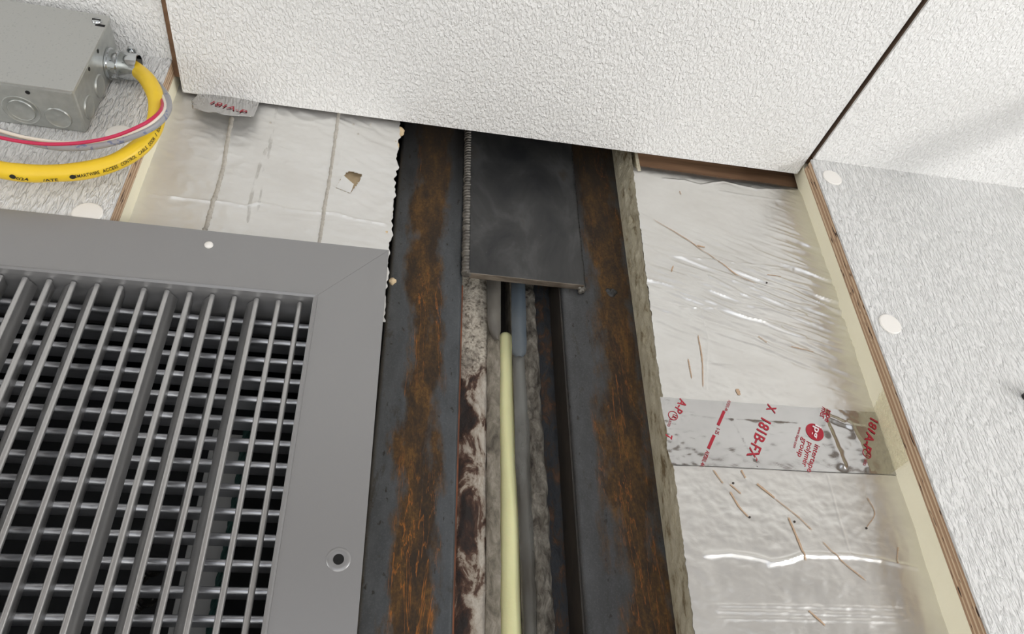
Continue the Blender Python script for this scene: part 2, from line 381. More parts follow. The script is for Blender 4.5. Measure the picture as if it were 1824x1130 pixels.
build('ceiling_backing', MB().box(-2.25, 2.25, -2.76, -0.001, .675, .74), 'core', ceil)
build('wood_soffit', MB().box(-2.2, 2.2, -2.7, -1.02, .622, .672), 'soffit', ceil)

# --- front wall: textured panels on plywood on foam
wf = tag(empty('wall_front', (0, 0, -1.6)), kind='structure')
zt = lambda x: 0.6352 + (x - .49) * .0355
rp = [(xply(-1.6), -1.6), (2.2, -1.6), (2.2, zt(1.0)), (1.0, zt(1.0)), (xply(.635), zt(.49))]
pr = build('wall_panel', MB().prism(rp, -0.002, 0.0005), 'frp_wall', wf)
build('plywood', MB().prism([(x + .0004, z) for x, z in rp], 0.0005, 0.0148), 'ply', pr)
mb = MB()
NZ = 60; prof = []
for i in range(NZ + 1):
    z = -1.6 + (.662 + 1.6) * i / NZ; wob = .0006 * math.sin(z * 40) + .0005 * math.sin(z * 97)
    prof.append([(xply(z) + .0006, .0148, z), (xcor(z) + wob, YF + .004, z), (xcor(z) + .05, YF + .004, z), (xply(z) + .05, .0148, z)])
for a, b in zip(prof, prof[1:]): mb.hexa(a + b)
build('foam_core', mb, 'foam_yellow', pr)
mb = MB(); HX0, HX1, HZ0, HZ1 = -0.52, -0.045, -0.30, 0.372
XL = -0.2228
mb.box(-2.2, XL, -.002, .0005, HZ1 + .006, .6466).box(-2.2, HX0, -.002, .0005, HZ0, HZ1 + .006).box(-2.2, XL, -.002, .0005, -1.6, HZ0)
pl_ = build('wall_panel', mb, 'frp_wall', wf)
mb = MB(); mb.box(-2.2, XL - .0004, .0005, .018, HZ1 + .006, .6466).box(-2.2, HX0, .0005, .018, HZ0, HZ1 + .006).box(-2.2, XL - .0004, .0005, .018, -1.6, HZ0)
build('plywood', mb, 'ply', pl_)
mb = MB(); mb.box(-2.2, XL - .0006, .018, YF + .004, HZ1 + .006, .664).box(-2.2, HX0, .018, YF + .004, HZ0, HZ1 + .006).box(-2.2, XL - .0006, .018, YF + .004, -1.6, HZ0)
build('foam_core', mb, 'foam_yellow', pl_)

# --- rest of the room behind the camera, and the cavity behind the insulation
tag(build('floor', MB().box(-2.2, 2.2, -2.7, .3, -1.65, -1.6), 'floor'), kind='structure')
def side(x0, x1): return MB().box(x0, x1, -2.75, -1.65, -1.6, .72).box(x0, x1, -.55, .3, -1.6, .72).box(x0, x1, -1.65, -.55, -1.6, -.85).box(x0, x1, -1.65, -.55, .15, .72)
tag(build('wall_left', side(-2.25, -2.2), 'room_wall'), kind='structure')
tag(build('wall_right', side(2.2, 2.25), 'room_wall'), kind='structure')
mb = MB(); mb.box(-2.2, -1.1, -2.76, -2.7, -1.6, .72).box(1.3, 2.2, -2.76, -2.7, -1.6, .72).box(-1.1, 1.3, -2.76, -2.7, .42, .72)
tag(build('wall_back', mb, 'room_wall'), kind='structure')
tag(build('trim_2', MB().box(-2.25, 2.25, .20, .22, -1.6, .9).box(-2.25, 2.25, -.02, .2, .88, .9).box(-2.25, 2.25, -.02, -.001, .74, .88), 'core'), kind='structure')
# wooden header showing above the right-hand foil
tag(build('trim_1', MB().box(.288, .520, YF + .010, YF + .06, .626, .70), 'wood', bevel=.001), kind='structure')

# ================================================================== STEEL
cl = lambda z: 0.0062 + .0099 * z
cr = lambda z: 0.0785 + .017 * z
dl = lambda z: 0.1847 + .0173 * z
def column(name, xl, xr, mat, label, depth=.09, z0=-1.6, z1=.84):
    t = empty(name, ((xl(0) + xr(0)) / 2, YS + depth / 2, z0)); mb = MB()
    r = .004; n = 5; sec = []
    def ring(z):
        a, b = xl(z), xr(z); p = []
        for i in range(n + 1):
            an = math.pi / 2 * i / n; p.append((a + r - r * math.cos(an), YS + r - r * math.sin(an)))
        for i in range(n + 1):
            an = math.pi / 2 * i / n; p.append((b - r + r * math.sin(an), YS + r - r * math.cos(an)))
        p += [(b, YS + depth), (a, YS + depth)]
        return [(x, y, z) for x, y in p]
    a, b = ring(z0), ring(z1); k = len(a)
    mb.add(a + b, [(i, (i + 1) % k, (i + 1) % k + k, i + k) for i in range(k)] + [tuple(range(k - 1, -1, -1)), tuple(range(k, 2 * k))])
    build('web', mb, mat, t)
    tag(t, label, 'column'); return t
c1 = column('steel_column', cl, cr, 'steel_a', 'left steel column with orange rust veins, beside the grey grille')
build('edge_strip', MB().hexa([(cr(-1.6) - .0004, YS + .006, -1.6), (cr(-1.6) + .0022, YS + .010, -1.6), (cr(-1.6) + .0022, YS + .03, -1.6), (cr(-1.6) - .0004, YS + .03, -1.6),
      (cr(.47) - .0004, YS + .006, .47), (cr(.47) + .0022, YS + .010, .47), (cr(.47) + .0022, YS + .03, .47), (cr(.47) - .0004, YS + .03, .47)]), 'rust_edge', c1)
c2 = column('steel_column', dl, lambda z: .325, 'steel_b', 'right steel column with rust patches, beside the cut foam edge')
build('flange_side', MB().hexa([(dl(-1.6) - .0015, YS + .004, -1.6), (dl(-1.6) + .001, YS + .004, -1.6), (dl(-1.6) + .001, YB + .02, -1.6), (dl(-1.6) - .0035, YB + .02, -1.6),
      (dl(.84) - .0015, YS + .004, .84), (dl(.84) + .001, YS + .004, .84), (dl(.84) + .001, YB + .02, .84), (dl(.84) - .0035, YB + .02, .84)]), 'dark_flange', c2)

# welded bridging plate
PL, PR, PB = .0925, .2165, .4745
pt = tag(empty('steel_plate', ((PL + PR) / 2, YS, PB)), 'blackened steel plate welded across the top of both columns', 'plate')
build('plate_face', MB().hexa([(PL, .0765, PB), (PR, .0765, PB - .001), (PR, YS - .0002, PB - .001), (PL, YS - .0002, PB), (PL + .004, .0765, .84), (PR + .006, .0765, .84), (PR + .006, YS - .0002, .84), (PL + .004, YS - .0002, .84)]), 'plate', pt, bevel=.0006)
build('lit_edge', MB().hexa([(PL + .0005, .0768, PB - .0006), (PR - .0005, .0768, PB - .0016), (PR - .0005, YS - .0004, PB - .0016), (PL + .0005, YS - .0004, PB - .0006), (PL + .0005, .0768, PB + .0004), (PR - .0005, .0768, PB - .0006), (PR - .0005, YS - .0004, PB - .0006), (PL + .0005, YS - .0004, PB + .0004)]), 'lit_edge', pt)
def weld(x0, x1, z0, z1, r, y, rip=.0045, seedv=0):
    n = int((z1 - z0) / .0008); pts = []
    for i in range(n + 1):
        z = z0 + (z1 - z0) * i / n; x = x0 + (x1 - x0) * i / n
        pts.append((x + .0006 * noise.noise((seedv, 0, z * 90)), y, z))
    def rad(t):
        z = z0 + (z1 - z0) * t; ph = (z / rip) % 1
        return r * (.82 + .28 * (1 - ph) ** .6 + .18 * noise.noise((3, seedv, z * 160)))
    return MB().tube(pts, rad, 10)
build('weld_bead', weld(PL - .0026, PL + .0016, PB + .001, .80, .0050, YS - .0035, seedv=1), 'weld', pt, True)
build('weld_bead', weld(PR + .0008, PR + .006, PB - .002, .80, .0024, YS - .003, .007, 5), 'plate', pt, True)
mb = MB()
for i in range(16):
    a = random.uniform(0, 6.28); rr = random.uniform(0, .004)
    mb.lathe((PR - .001 + rr * math.cos(a), YS - .003, PB - .003 + rr * math.sin(a)), (0, -1, 0), [(.0022, -.002), (.0024, .0006), (.0014, .002), (.0002, .0026)], 8)
build('weld_spatter', mb, 'weld', pt, True)
mb = MB()
for i in range(8):
    a = random.uniform(0, 6.28); rr = random.uniform(0, .0022)
    mb.lathe((PL + rr * math.cos(a), YS - .006, PB + .002 + rr * math.sin(a)), (0, -1, 0), [(.0018, -.003), (.0020, .0006), (.0010, .002), (.0002, .0026)], 8)
build('weld_spatter', mb, 'weld', pt, True)
# burnt weld tack on the right column
q = onY(1090, 520, YS - .001); mb = MB()
for i in range(9):
    a = random.uniform(0, 6.28); rr = random.uniform(0, .005)
    mb.lathe((q[0] + rr * math.cos(a), YS + .001, q[2] + rr * math.sin(a)), (0, -1, 0), [(.004, -.001), (.0036, .001), (.002, .0022), (.0003, .0026)], 9)
build('tack_weld', mb, 'plate', c2, True)

# ================================================================== SLOT BETWEEN THE COLUMNS
rl = lambda z: .1233 + .0241 * z        # left side of the joint (at Y .13)
rr_ = lambda z: .1447 + .0040 * z
jl = lambda z: rl(z) * (.618 / .63)
def strip(xa, xb, z0, z1, y, amp, fscale, nx, nz, seedv, depth=.03, edge=0.0):
    """uneven crust: front skin with its two sides; xa/xb functions of z"""
    mb = MB()
    def fn(u, v):
        z = z0 + (z1 - z0) * v; e1 = edge * noise.noise((seedv, 2.2, z * 70)); e2 = edge * noise.noise((seedv, 7.7, z * 70))
        x = (xa(z) + e1) * (1 - u) + (xb(z) + e2) * u
        h = noise.fractal((x * fscale + seedv, z * fscale * .6, seedv), 1.0, 2.0, 4)
        dome = (1 - (2 * u - 1) ** 4)
        return (x, y - amp * (h * .6 + .4) * dome, z)
    mb.grid(nx, nz, fn)
    n = nx + 1; base = [tuple(q) for q in mb.v]
    for side in (0, nx):
        o = len(mb.v)
        for j in range(nz + 1):
            x, yy, z = base[j * n + side]; mb.v.append((x, yy, z)); mb.v.append((x, y + depth, z))
        for j in range(nz):
            a = o + 2 * j; mb.f.append((a, a + 1, a + 3, a + 2) if side == 0 else (a, a + 2, a + 3, a + 1))
    return mb
Z0, Z1 = .02, .60
slab1 = tag(empty('joint_slab', (.10, YB, Z0)), 'corroded whitewashed slab edge left of the yellow foam rod', 'slab')
x868 = lambda z: jl(z) - .0125 - .003 * (z - .1)
build('mortar_crust', strip(lambda z: cr(z) + .001, x868, Z0, Z1, YB, .004, 60, 22, 220, 3.1, edge=.001), 'mortar_white', slab1, True)
build('concrete_lip', strip(x868, jl, Z0, Z1, YB - .002, .0035, 70, 10, 220, 8.3, edge=.0008), 'concrete', slab1, True)
slab2 = tag(empty('joint_slab', (.17, YB, Z0)), 'rusty slab edge with lumpy grey mortar right of the yellow foam rod', 'slab')
xm0 = lambda z: rr_(z) * .981 + .0115
xm1 = lambda z: xm0(z) + .0165
xn1 = lambda z: xm1(z) + .012
build('concrete_lip', strip(lambda z: rr_(z) * .981 + .001, lambda z: xm0(z) + .001, Z0, Z1, YB + .004, .002, 70, 8, 200, 1.3), 'concrete', slab2, True)
build('mortar_bead', strip(xm0, xm1, Z0, Z1, YB - .001, .009, 85, 14, 240, 5.9, edge=.0025), 'mortar_grey', slab2, True)
build('flaked_steel', strip(lambda z: xm1(z) - .003, lambda z: dl(z) + .001, Z0, Z1, YB + .006, .003, 80, 14, 220, 9.9), 'navy_rust', slab2, True)
# dark brown patch low on the left crust
tag(build('joint_core', MB().box(.112, .155, YB + .030, YB + .034, Z0, Z1), 'dark_flange'), 'dark strip at the bottom of the joint above the foam rod', 'filler strip')
# foam rod
n = 220; pts = []; zt_ = .437
for i in range(n + 1):
    z = -.02 + (zt_ + .02) * i / n; pts.append(((rl(z) + rr_(z)) / 2 * .99 + .0006 * math.sin(z * 31), .1265 + .0012 * math.sin(z * 22), z))
def rodr(t):
    z = -.02 + (zt_ + .02) * t; r = .0098 - .0058 * max(0, z - .1) + .0002 * math.sin(z * 60)
    d = zt_ - z
    return r * math.sqrt(max(.02, 1 - max(0, 1 - d / .009) ** 2))
tag(build('backer_rod', MB().tube(pts, rodr, 20), 'rod', None, True), 'pale yellow round foam rod pressed into the joint between the columns', 'foam rod')
# plastic films
def filmsheet(pxl, y0, thick=.0008, bulge=.003):
    """closed outline: list of (y_px, xl_px, xr_px)"""
    mb = MB(); rows = []
    ys = [q[0] for q in pxl]; N = 50
    for side in (0, 1):
        for j in range(N + 1):
            yp = ys[0] + (ys[-1] - ys[0]) * j / N
            a = np.interp(yp, ys, [q[1] for q in pxl]); b = np.interp(yp, ys, [q[2] for q in pxl])
            for i in range(7):
                u = i / 6; P = onY(a + (b - a) * u, yp, y0); P[1] += side * thick - bulge * (1 - (2 * u - 1) ** 2) - .0012 * noise.noise((P[0] * 120, P[2] * 40, pxl[0][1])); rows.append(tuple(P))
    h = (N + 1) * 7; f = []
    for j in range(N):
        for i in range(6):
            a = j * 7 + i; f.append((a, a + 7, a + 8, a + 1)); f.append((a + h, a + h + 1, a + h + 8, a + h + 7))
        for i in (0, 6):
            a = j * 7 + i; f.append((a, a + h, a + h + 7, a + 7) if i == 0 else (a, a + 7, a + h + 7, a + h))
    for i in range(6):
        a = N * 7 + i; f.append((a, a + h, a + h + 1, a + 1)); f.append((i, i + 1, i + h + 1, i + h))
    return mb.add(rows, f)
tag(build('plastic_film', filmsheet([(470, 866, 892), (520, 868, 892), (570, 868, 892), (590, 872, 892), (600, 877, 890), (607, 883, 888)], YB - .0075), 'film_grey', None, True), 'grey cloudy film tongue left of the rod just under the plate', 'plastic film')
tag(build('plastic_film', filmsheet([(475, 911, 934), (560, 911, 937), (610, 912, 938), (630, 913, 937), (637, 918, 930)], YB - .0085), 'film_blue', None, True), 'blue-grey film strip right of the rod just under the plate', 'plastic film')
tag(build('plastic_film', filmsheet([(636, 914, 934), (700, 916, 938), (760, 917, 944), (830, 918, 944), (900, 922, 948), (980, 926, 952), (1060, 930, 955), (1160, 934, 958)], YB - .0035), 'film_clear', None, True), 'milky film running down the right side of the rod', 'plastic film')

# ================================================================== INSULATION BOARDS
def seg_dist(X, Z, pts):
    d = np.full(X.shape, 9.0)
    for (ax, az), (bx, bz) in zip(pts, pts[1:]):
        L2 = (bx - ax) ** 2 + (bz - az) ** 2 + 1e-12
        t = np.clip(((X - ax) * (bx - ax) + (Z - az) * (bz - az)) / L2, 0, 1)
        d = np.minimum(d, np.hypot(X - ax - t * (bx - ax), Z - az - t * (bz - az)))
    return d
def fpx(*pts): return [tuple(onY(x, y, YF)[[0, 2]]) for x, y in pts]
class Foil:
    """height field on the plane Y = YF (positive = towards the room)"""
    def __init__(s, x0, x1, z0, z1, step, fn):
        s.nx = int((x1 - x0) / step); s.nz = int((z1 - z0) / step); s.x0, s.x1, s.z0, s.z1 = x0, x1, z0, z1
        gx = np.linspace(x0, x1, s.nx + 1); gz = np.linspace(z0, z1, s.nz + 1); s.X, s.Z = np.meshgrid(gx, gz); s.H = fn(s.X, s.Z)
    def h(s, x, z):
        u = (x - s.x0) / (s.x1 - s.x0) * s.nx; v = (z - s.z0) / (s.z1 - s.z0) * s.nz
        i = int(min(max(u, 0), s.nx - 1.001)); j = int(min(max(v, 0), s.nz - 1.001)); u = min(max(u - i, 0), 1); v = min(max(v - j, 0), 1)
        H = s.H; return H[j, i] * (1 - u) * (1 - v) + H[j, i + 1] * u * (1 - v) + H[j + 1, i] * (1 - u) * v + H[j + 1, i + 1] * u * v
def fr(X, Z, sx, sz, seedv, oct_=3):
    out = np.empty(X.shape); f = out.ravel()
    for i, (a, b) in enumerate(zip(X.ravel(), Z.ravel())): f[i] = noise.fractal((a * sx, b * sz, seedv), 1.0, 2.0, oct_)
    return out

# --- right board
edgeR = [(-.3, .243), (.1167, .2556), (.252, .2629), (.3602, .2649), (.45, .269), (.55, .274), (.6225, .2781), (.8, .287)]
creaseR = [  # (px polyline, width m, height m)
    ([(1128, 312), (1175, 316), (1210, 325), (1260, 318), (1330, 336), (1420, 338)], .0022, .0018),
    ([(1250, 337), (1330, 350), (1410, 362)], .0020, .0012),
    ([(1145, 450), (1250, 463), (1400, 478)], .0018, .0014),
    ([(1155, 512), (1230, 535), (1290, 560), (1340, 575), (1420, 600)], .0028, .0022), ([(1225, 490), (1290, 520), (1340, 545), (1420, 560)], .0026, .0018),
    ([(1165, 545), (1240, 545), (1300, 565), (1370, 580)], .0024, .0018), ([(1275, 498), (1350, 525), (1440, 560), (1500, 580)], .0024, .0018),
    ([(1280, 540), (1350, 550), (1430, 575), (1490, 582)], .0022, .0016), ([(1330, 500), (1400, 525), (1470, 545)], .002, .0012),
    ([(1185, 642), (1350, 650)], .0015, .0006), ([(1205, 545), (1222, 600), (1215, 690)], .0012, .0007),
    ([(1213, 988), (1260, 985), (1310, 992), (1345, 1001), (1380, 996), (1400, 988), (1500, 990), (1560, 998), (1630, 1012)], .0030, .0026),
    ([(1338, 1005), (1370, 1000), (1400, 990)], .003, .0018),
    ([(1235, 1078), (1400, 1080), (1600, 1085)], .0018, .0006), ([(1235, 1088), (1400, 1092), (1600, 1098)], .0018, .0006), ([(1235, 1102), (1400, 1104), (1610, 1108)], .0018, .0006),
    ([(1455, 845), (1480, 930), (1500, 990)], .0014, .0006)]
def hR(X, Z):
    H = .0009 * fr(X, Z, 12, 12, 1.5, 2)
    band = np.exp(-((Z - .455) / .07) ** 2) + .35 * np.exp(-((X - .46) / .03) ** 2) * (Z > .3)
    S = Z + .28 * X
    H += band * .0017 * (1 - 2 * np.abs(fr(X * .45 + 0, S, 30, 105, 4.2, 2)))
    H += .0003 * fr(X, Z, 90, 130, 8.1, 2)
    low = 1 / (1 + np.exp((Z - .25) / .02)); H += low * .0003 * fr(X - .25 * Z, Z, 75, 18, 6.6, 2)
    for pts, w_, a_ in creaseR: H += .55 * a_ * np.exp(-(seg_dist(X, Z, fpx(*pts)) / (w_ * .62)) ** 2)
    H += .012 * np.clip((Z - .612) / .03, 0, 1) ** 2 * -1
    return H
FR = Foil(.235, .497, .05, .640, .0011, hR)
def board_mesh(F, inside):
    mb = MB(); v = np.stack([F.X, YF - F.H, F.Z], -1).reshape(-1, 3); n = F.nx + 1; f = []
    ok = inside((F.X[:-1, :-1] + F.X[1:, 1:]) / 2, (F.Z[:-1, :-1] + F.Z[1:, 1:]) / 2)
    for j, i in zip(*np.nonzero(ok)):
        a = j * n + i; f.append((a, a + 1, a + n + 1, a + n))
    return mb.add(v, f)
def snap_edge(F, side, xe):
    """slide the grid columns so the sheet ends exactly on the cut"""
    for j in range(F.nz + 1):
        z = F.Z[j, 0]; u = np.linspace(0, 1, F.nx + 1)
        if side == 'L': F.X[j] = xe(z) + (F.x1 - xe(z)) * u
        else: F.X[j] = F.x0 + (xe(z) - F.x0) * u
eR = lambda z: interp(edgeR, z) + .0011 * noise.noise((5, 1, z * 110)) + .0007 * noise.noise((2, 9, z * 300))
br = tag(empty('insulation_board', (.38, YF + .024, -1.6)), 'wrinkled shiny foil board in the right bay with printed tape across it', 'insulation board')
snap_edge(FR, 'L', eR)
# height lookup on the snapped grid
def hright(x, z):
    j = min(max((z - .05) / .59 * FR.nz, 0), FR.nz - 1.001); jj = int(j); row = FR.X[jj]
    return float(np.interp(x, row, FR.H[jj] * (1 - (j - jj)) + FR.H[jj + 1] * (j - jj)))
mb = MB(); v = np.stack([FR.X, YF - FR.H, FR.Z], -1).reshape(-1, 3); n = FR.nx + 1
mb.add(v, [(j * n + i, j * n + i + 1, (j + 1) * n + i + 1, (j + 1) * n + i) for j in range(FR.nz) for i in range(FR.nx)])
build('foil_facing', mb, 'foil', br, True)
# cut foam edge, rough
mb = MB(); NJ, NI = 500, 16
def fnc(u, v):
    z = .05 + .73 * v; x0 = eR(z); x1 = interp([(-.3, .246), (.127, .2625), (.7023, .2778), (.8, .280)], z)
    rag = noise.fractal((z * 70, u * 4, 3.3), .9, 2, 5) * (.0016 + .0012 * (z > .38)) * math.sin(math.pi * min(1, u * 1.05))
    return (x0 * (1 - u) + x1 * u + rag, YF + .0004 + u * (YS - YF - .0008), z)
mb.grid(NI, NJ, lambda u, v: fnc(1 - u, v))
build('foam_edge', mb, 'foam_cut', br, True)
build('foam_core', MB().prism([(.252, -1.6), (.50, -1.6), (.50, .05), (.2545, .05)], YF + .001, YS - .001).prism([(.268, .05), (.50, .05), (.50, .622), (.292, .622)], YF + .0145, YS - .001).prism([(.2835, .60), (.2878, .60), (.2878, .78), (.2862, .78)], YF + .001, YS - .001), 'foam_cut', br)
# scuffs and specks
def ribbon(pxs, w0, hfun, off=.0006, seedv=0):
    P = [onY(x, y, YF) for x, y in pxs]; P = spline([(p[0], 0, p[2]) for p in P], 24); mb = MB(); vs = []
    for i, p in enumerate(P):
        a = P[max(i - 1, 0)]; b = P[min(i + 1, len(P) - 1)]; t = (b - a).normalized(); nrm = Vector((-t.z, 0, t.x))
        wd = w0 * (.5 + .9 * abs(noise.noise((seedv, i * .35, 1)))) * (1 if 0 < i < len(P) - 1 else .2)
        for s in (-1, 1):
            qx, qz = p.x + nrm.x * wd * s, p.z + nrm.z * wd * s; vs.append((qx, YF - hfun(qx, qz) - off, qz))
    return mb.add(vs, [(2 * i, 2 * i + 1, 2 * i + 3, 2 * i + 2) for i in range(len(P) - 1)])
scuffs = [([(1163, 391), (1230, 432), (1290, 475), (1345, 508)], .0007), ([(1210, 341), (1213, 347)], .0007), ([(1241, 438), (1255, 442)], .0010), ([(1199, 474), (1195, 486)], .0010),
          ([(1365, 491), (1391, 494)], .0007), ([(1243, 597), (1250, 640), (1252, 690)], .0008), ([(1225, 640), (1232, 675)], .0008), ([(1350, 600), (1365, 612)], .0008), ([(1408, 618), (1450, 628)], .0006), ([(1312, 694), (1316, 705)], .003),
          ([(1300, 863), (1320, 880)], .0009), ([(1300, 876), (1318, 905), (1333, 922)], .0010), ([(1348, 862), (1380, 888)], .0014), ([(1380, 888), (1420, 920), (1447, 945)], .0006), ([(1404, 922), (1420, 960), (1435, 1000)], .0013),
          ([(1465, 965), (1500, 1000), (1543, 1035)], .0007), ([(1270, 838), (1288, 862)], .0008), ([(1320, 838), (1328, 852)], .0010), ([(1545, 887), (1558, 915), (1544, 940)], .0006), ([(1600, 975), (1598, 1005)], .0006), ([(1440, 1088), (1470, 1115)], .0010)]
for i, (pp, ww) in enumerate(scuffs): build('scuff_mark', ribbon(pp, ww, hright, seedv=i), 'scuff', br)
for x, y in [(1306, 861), (1335, 922), (1348, 832), (1544, 941), (1415, 930), (1365, 505)]:
    p = onY(x, y, YF); build('dark_speck', MB().lathe((p[0], YF - hright(p[0], p[2]) + .0002, p[2]), (0, -1, 0), [(.0011, 0), (.001, .0008), (.0003, .0012)], 7), 'dark_speck', br)

# --- left board
eL = lambda z: .0090 + .0036 * noise.noise((1, 4, z * 55)) + .0024 * noise.noise((8, 2, z * 170))
creaseL = [([(265, 349), (300, 352), (340, 356), (375, 360), (400, 360), (440, 368), (460, 362), (490, 366), (520, 376), (570, 381), (600, 380), (640, 392), (690, 401)], .0022, .0026),
           ([(450, 247), (520, 270), (555, 285), (585, 298), (610, 308)], .0016, .0010), ([(640, 310), (665, 316), (690, 322)], .0014, .0008), ([(480, 375), (500, 385), (560, 392), (680, 403)], .0016, .0009),
           ([(600, 205), (640, 222), (665, 230)], .0015, -.0010), ([(550, 420), (558, 430)], .002, .0014), ([(620, 240), (605, 300)], .0012, .0006)]
def hL(X, Z):
    H = .0010 * fr(X, Z, 16, 16, 11.5, 2) + .0007 * (1 - 2 * np.abs(fr(X, Z + .3 * X, 42, 75, 14.2, 2))) + .00025 * fr(X, Z, 120, 150, 2.1, 2)
    for pts, w_, a_ in creaseL: H += .55 * a_ * np.exp(-(seg_dist(X, Z, fpx(*pts)) / (w_ * .62)) ** 2)
    return H
FL = Foil(-.2258, .0125, .375, .660, .0015, hL); snap_edge(FL, 'R', eL)
bl = tag(empty('insulation_board', (-.11, YF + .024, .37)), 'dull silver foil board in the left bay above the grille with a ragged torn edge', 'insulation board')
hole = np.array(fpx((609, 317), (622, 304), (645, 312), (636, 330), (624, 345), (598, 335)))
def inpoly(X, Z, poly):
    r = np.zeros(X.shape, bool); n = len(poly)
    for i in range(n):
        x1, z1 = poly[i]; x2, z2 = poly[(i + 1) % n]
        c = ((z1 > Z) != (z2 > Z)) & (X < (x2 - x1) * (Z - z1) / (z2 - z1 + 1e-12) + x1); r ^= c
    return r
build('foil_facing', board_mesh(FL, lambda X, Z: ~inpoly(X, Z, hole)), 'foil_dull', bl, True)
def hleft(x, z):
    j = min(max((z - .375) / .285 * FL.nz, 0), FL.nz - 1.001); jj = int(j); return float(np.interp(x, FL.X[jj], FL.H[jj]))
build('foam_core', MB().prism([(-.2258, .372), (.004, .372), (.006, .66), (-.2258, .66)], YF + .006, YS - .001).box(-.040, -.002, YF + .004, YS - .001, -.3, .372), 'foam_beige', bl)
# lifted flap of foil over the hole
a, b, c_, d = [onY(x, y, YF) for x, y in ((598, 335), (611, 318), (630, 334), (624, 345))]
mb = MB()
def flap(u, v):
    P = (a * (1 - u) + d * u) * (1 - v) + (b * (1 - u) + c_ * u) * v
    return (P[0], YF - hleft(P[0], P[2]) - .0004 - .004 * math.sin(v * 1.4) * v, P[2])
mb.grid(8, 8, flap); build('torn_flap', mb, 'foil_dull', bl, True)
# dried adhesive beads
def bead(pxs, w0, seedv):
    P = [onY(x, y, YF) for x, y in pxs]; P = spline([(p[0], YF - hleft(p[0], p[2]) , p[2]) for p in P], 90)
    P = [(p.x + .0007 * noise.noise((seedv, p.z * 130, 0)), YF - hleft(p.x, p.z) + .0005, p.z) for p in P]
    return MB().tube(P, lambda t: w0 * (.75 + .6 * noise.noise((seedv, t * 30, 5)) ** 2 + .45 * abs(noise.noise((seedv, t * 55, 2)))), 8)
build('adhesive_bead', bead([(413, 210), (406, 250), (397, 300), (388, 335), (378, 365), (370, 395), (364, 414)], .0027, 1), 'bead', bl, True)
build('adhesive_bead', bead([(604, 200), (598, 240), (592, 285), (585, 330), (578, 370), (574, 400), (568, 436)], .0022, 2), 'bead', bl, True)
for i, (pp, ww) in enumerate([([(494, 190), (487, 225), (482, 255), (478, 285)], .0022), ([(476, 265), (462, 300), (448, 350), (441, 398)], .0026), ([(470, 300), (464, 350), (458, 380)], .0016)]):
    build('adhesive_residue', ribbon(pp, ww, hleft, .0005, 20 + i), 'residue', bl)
for x, y in [(630, 223), (660, 222), (638, 240), (482, 219)]:
    p = onY(x, y, YF); build('dark_speck', MB().lathe((p[0], YF - hleft(p[0], p[2]) + .0002, p[2]), (0, -1, 0), [(.0012, 0), (.001, .0008), (.0003, .0012)], 7), 'bead', bl)
# crumbs of foam along the torn edge
for i, (x, y, r) in enumerate([(713, 232, .0042), (707, 256, .003), (704, 268, .0025), (702, 282, .0024), (699, 318, .0022), (698, 350, .002), (696, 372, .0026), (692, 398, .0034), (690, 415, .0030), (688, 432, .0026)]):
    r *= 1.3; p = onY(x, y, YF + .002); mb = MB().lathe((p[0] - .001, p[1] + .002, p[2]), (.2, -1, .3), [(r * .5, -r), (r, -.3 * r), (r * .85, .5 * r), (r * .2, r)], 9)
    mb.v = [tuple(np.array(q) + r * .45 * np.array(noise.noise_vector(Vector(q) * 400))) for q in mb.v]
    build('foam_crumb', mb, 'foam_beige', bl, True)
p = onY(699, 502, .01); mb = MB().lathe((p[0], .010, p[2]), (0, -1, 0), [(.001, -.004), (.0032, -.001), (.003, .002), (.0006, .004)], 9)
mb.v = [tuple(np.array(q) + .0012 * np.array(noise.noise_vector(Vector(q) * 400))) for q in mb.v]
build('foam_crumb', mb, 'foam_beige', bl, True)

# ================================================================== PRINTED FOIL TAPE (right bay)
tz_top = lambda x: .3188 + .0006 * (x - .26) / .22 ; tz_bot = lambda x: .2529 + .0018 * (x - .26) / .22
creT = [([(1195, 735), (1300, 745), (1420, 752)], .0014, .0003), ([(1460, 720), (1470, 760), (1500, 830)], .004, .0018), ([(1475, 745), (1510, 760), (1545, 765)], .003, .0015), ([(1510, 755), (1530, 790), (1545, 835)], .003, .0014), ([(1290, 720), (1345, 820)], .0012, .0006)]
creT = [(fpx(*a), b, c) for a, b, c in creT]
def ht(x, z):
    X = np.array([[x]]); Z = np.array([[z]]); h = 0.0
    for pts, w_, a_ in creT: h += a_ * math.exp(-(seg_dist(X, Z, pts)[0, 0] / w_) ** 2)
    h += .0005 * max(0, 1 - (x - .262) / .05) * noise.fractal((x * 190, z * 190, 3), 1, 2, 3)
    return .0008 + h + .0002 * noise.noise((x * 120, z * 120, 9))
lt = [(.2529, .2612), (.268, .2592), (.285, .2622), (.30, .2608), (.3188, .2612)]
XT1 = lambda z: xcor(z) - .0006
mb = MB()
def tfn(u, v):
    xa0 = interp(lt, .2529 + v * .0659) + .0005 * noise.noise((v * 30, 0, 2)); x = xa0 + (XT1(.29) - xa0) * u; z = tz_bot(x) * (1 - v) + tz_top(x) * v
    x = xa0 + (XT1(z) - xa0) * u
    return (x, YF - max(hright(x, z), hright(x, z) * .6) - ht(x, z), z)
mb.grid(130, 44, tfn)
tp = tag(empty('foil_tape', (.37, YF, .2529)), 'shiny silver tape with red printing stuck across the right foil board', 'tape')
build('tape_strip', mb, 'foil_tape', tp, True)
mb = MB()
def wfn(u, v):
    z = .2547 + .004 + (.3200 - .2547 + .010 * u) * v; y = YF - .0006 - u * (YF - .0150); xx = xcor(z) + (xply(z) - xcor(z)) * u
    return (xx - .0008 - .0010 * abs(noise.noise((y * 150, z * 110, 4))), y, z)
mb.grid(16, 30, wfn); build('wrapped_end', mb, 'clear', tp, True)
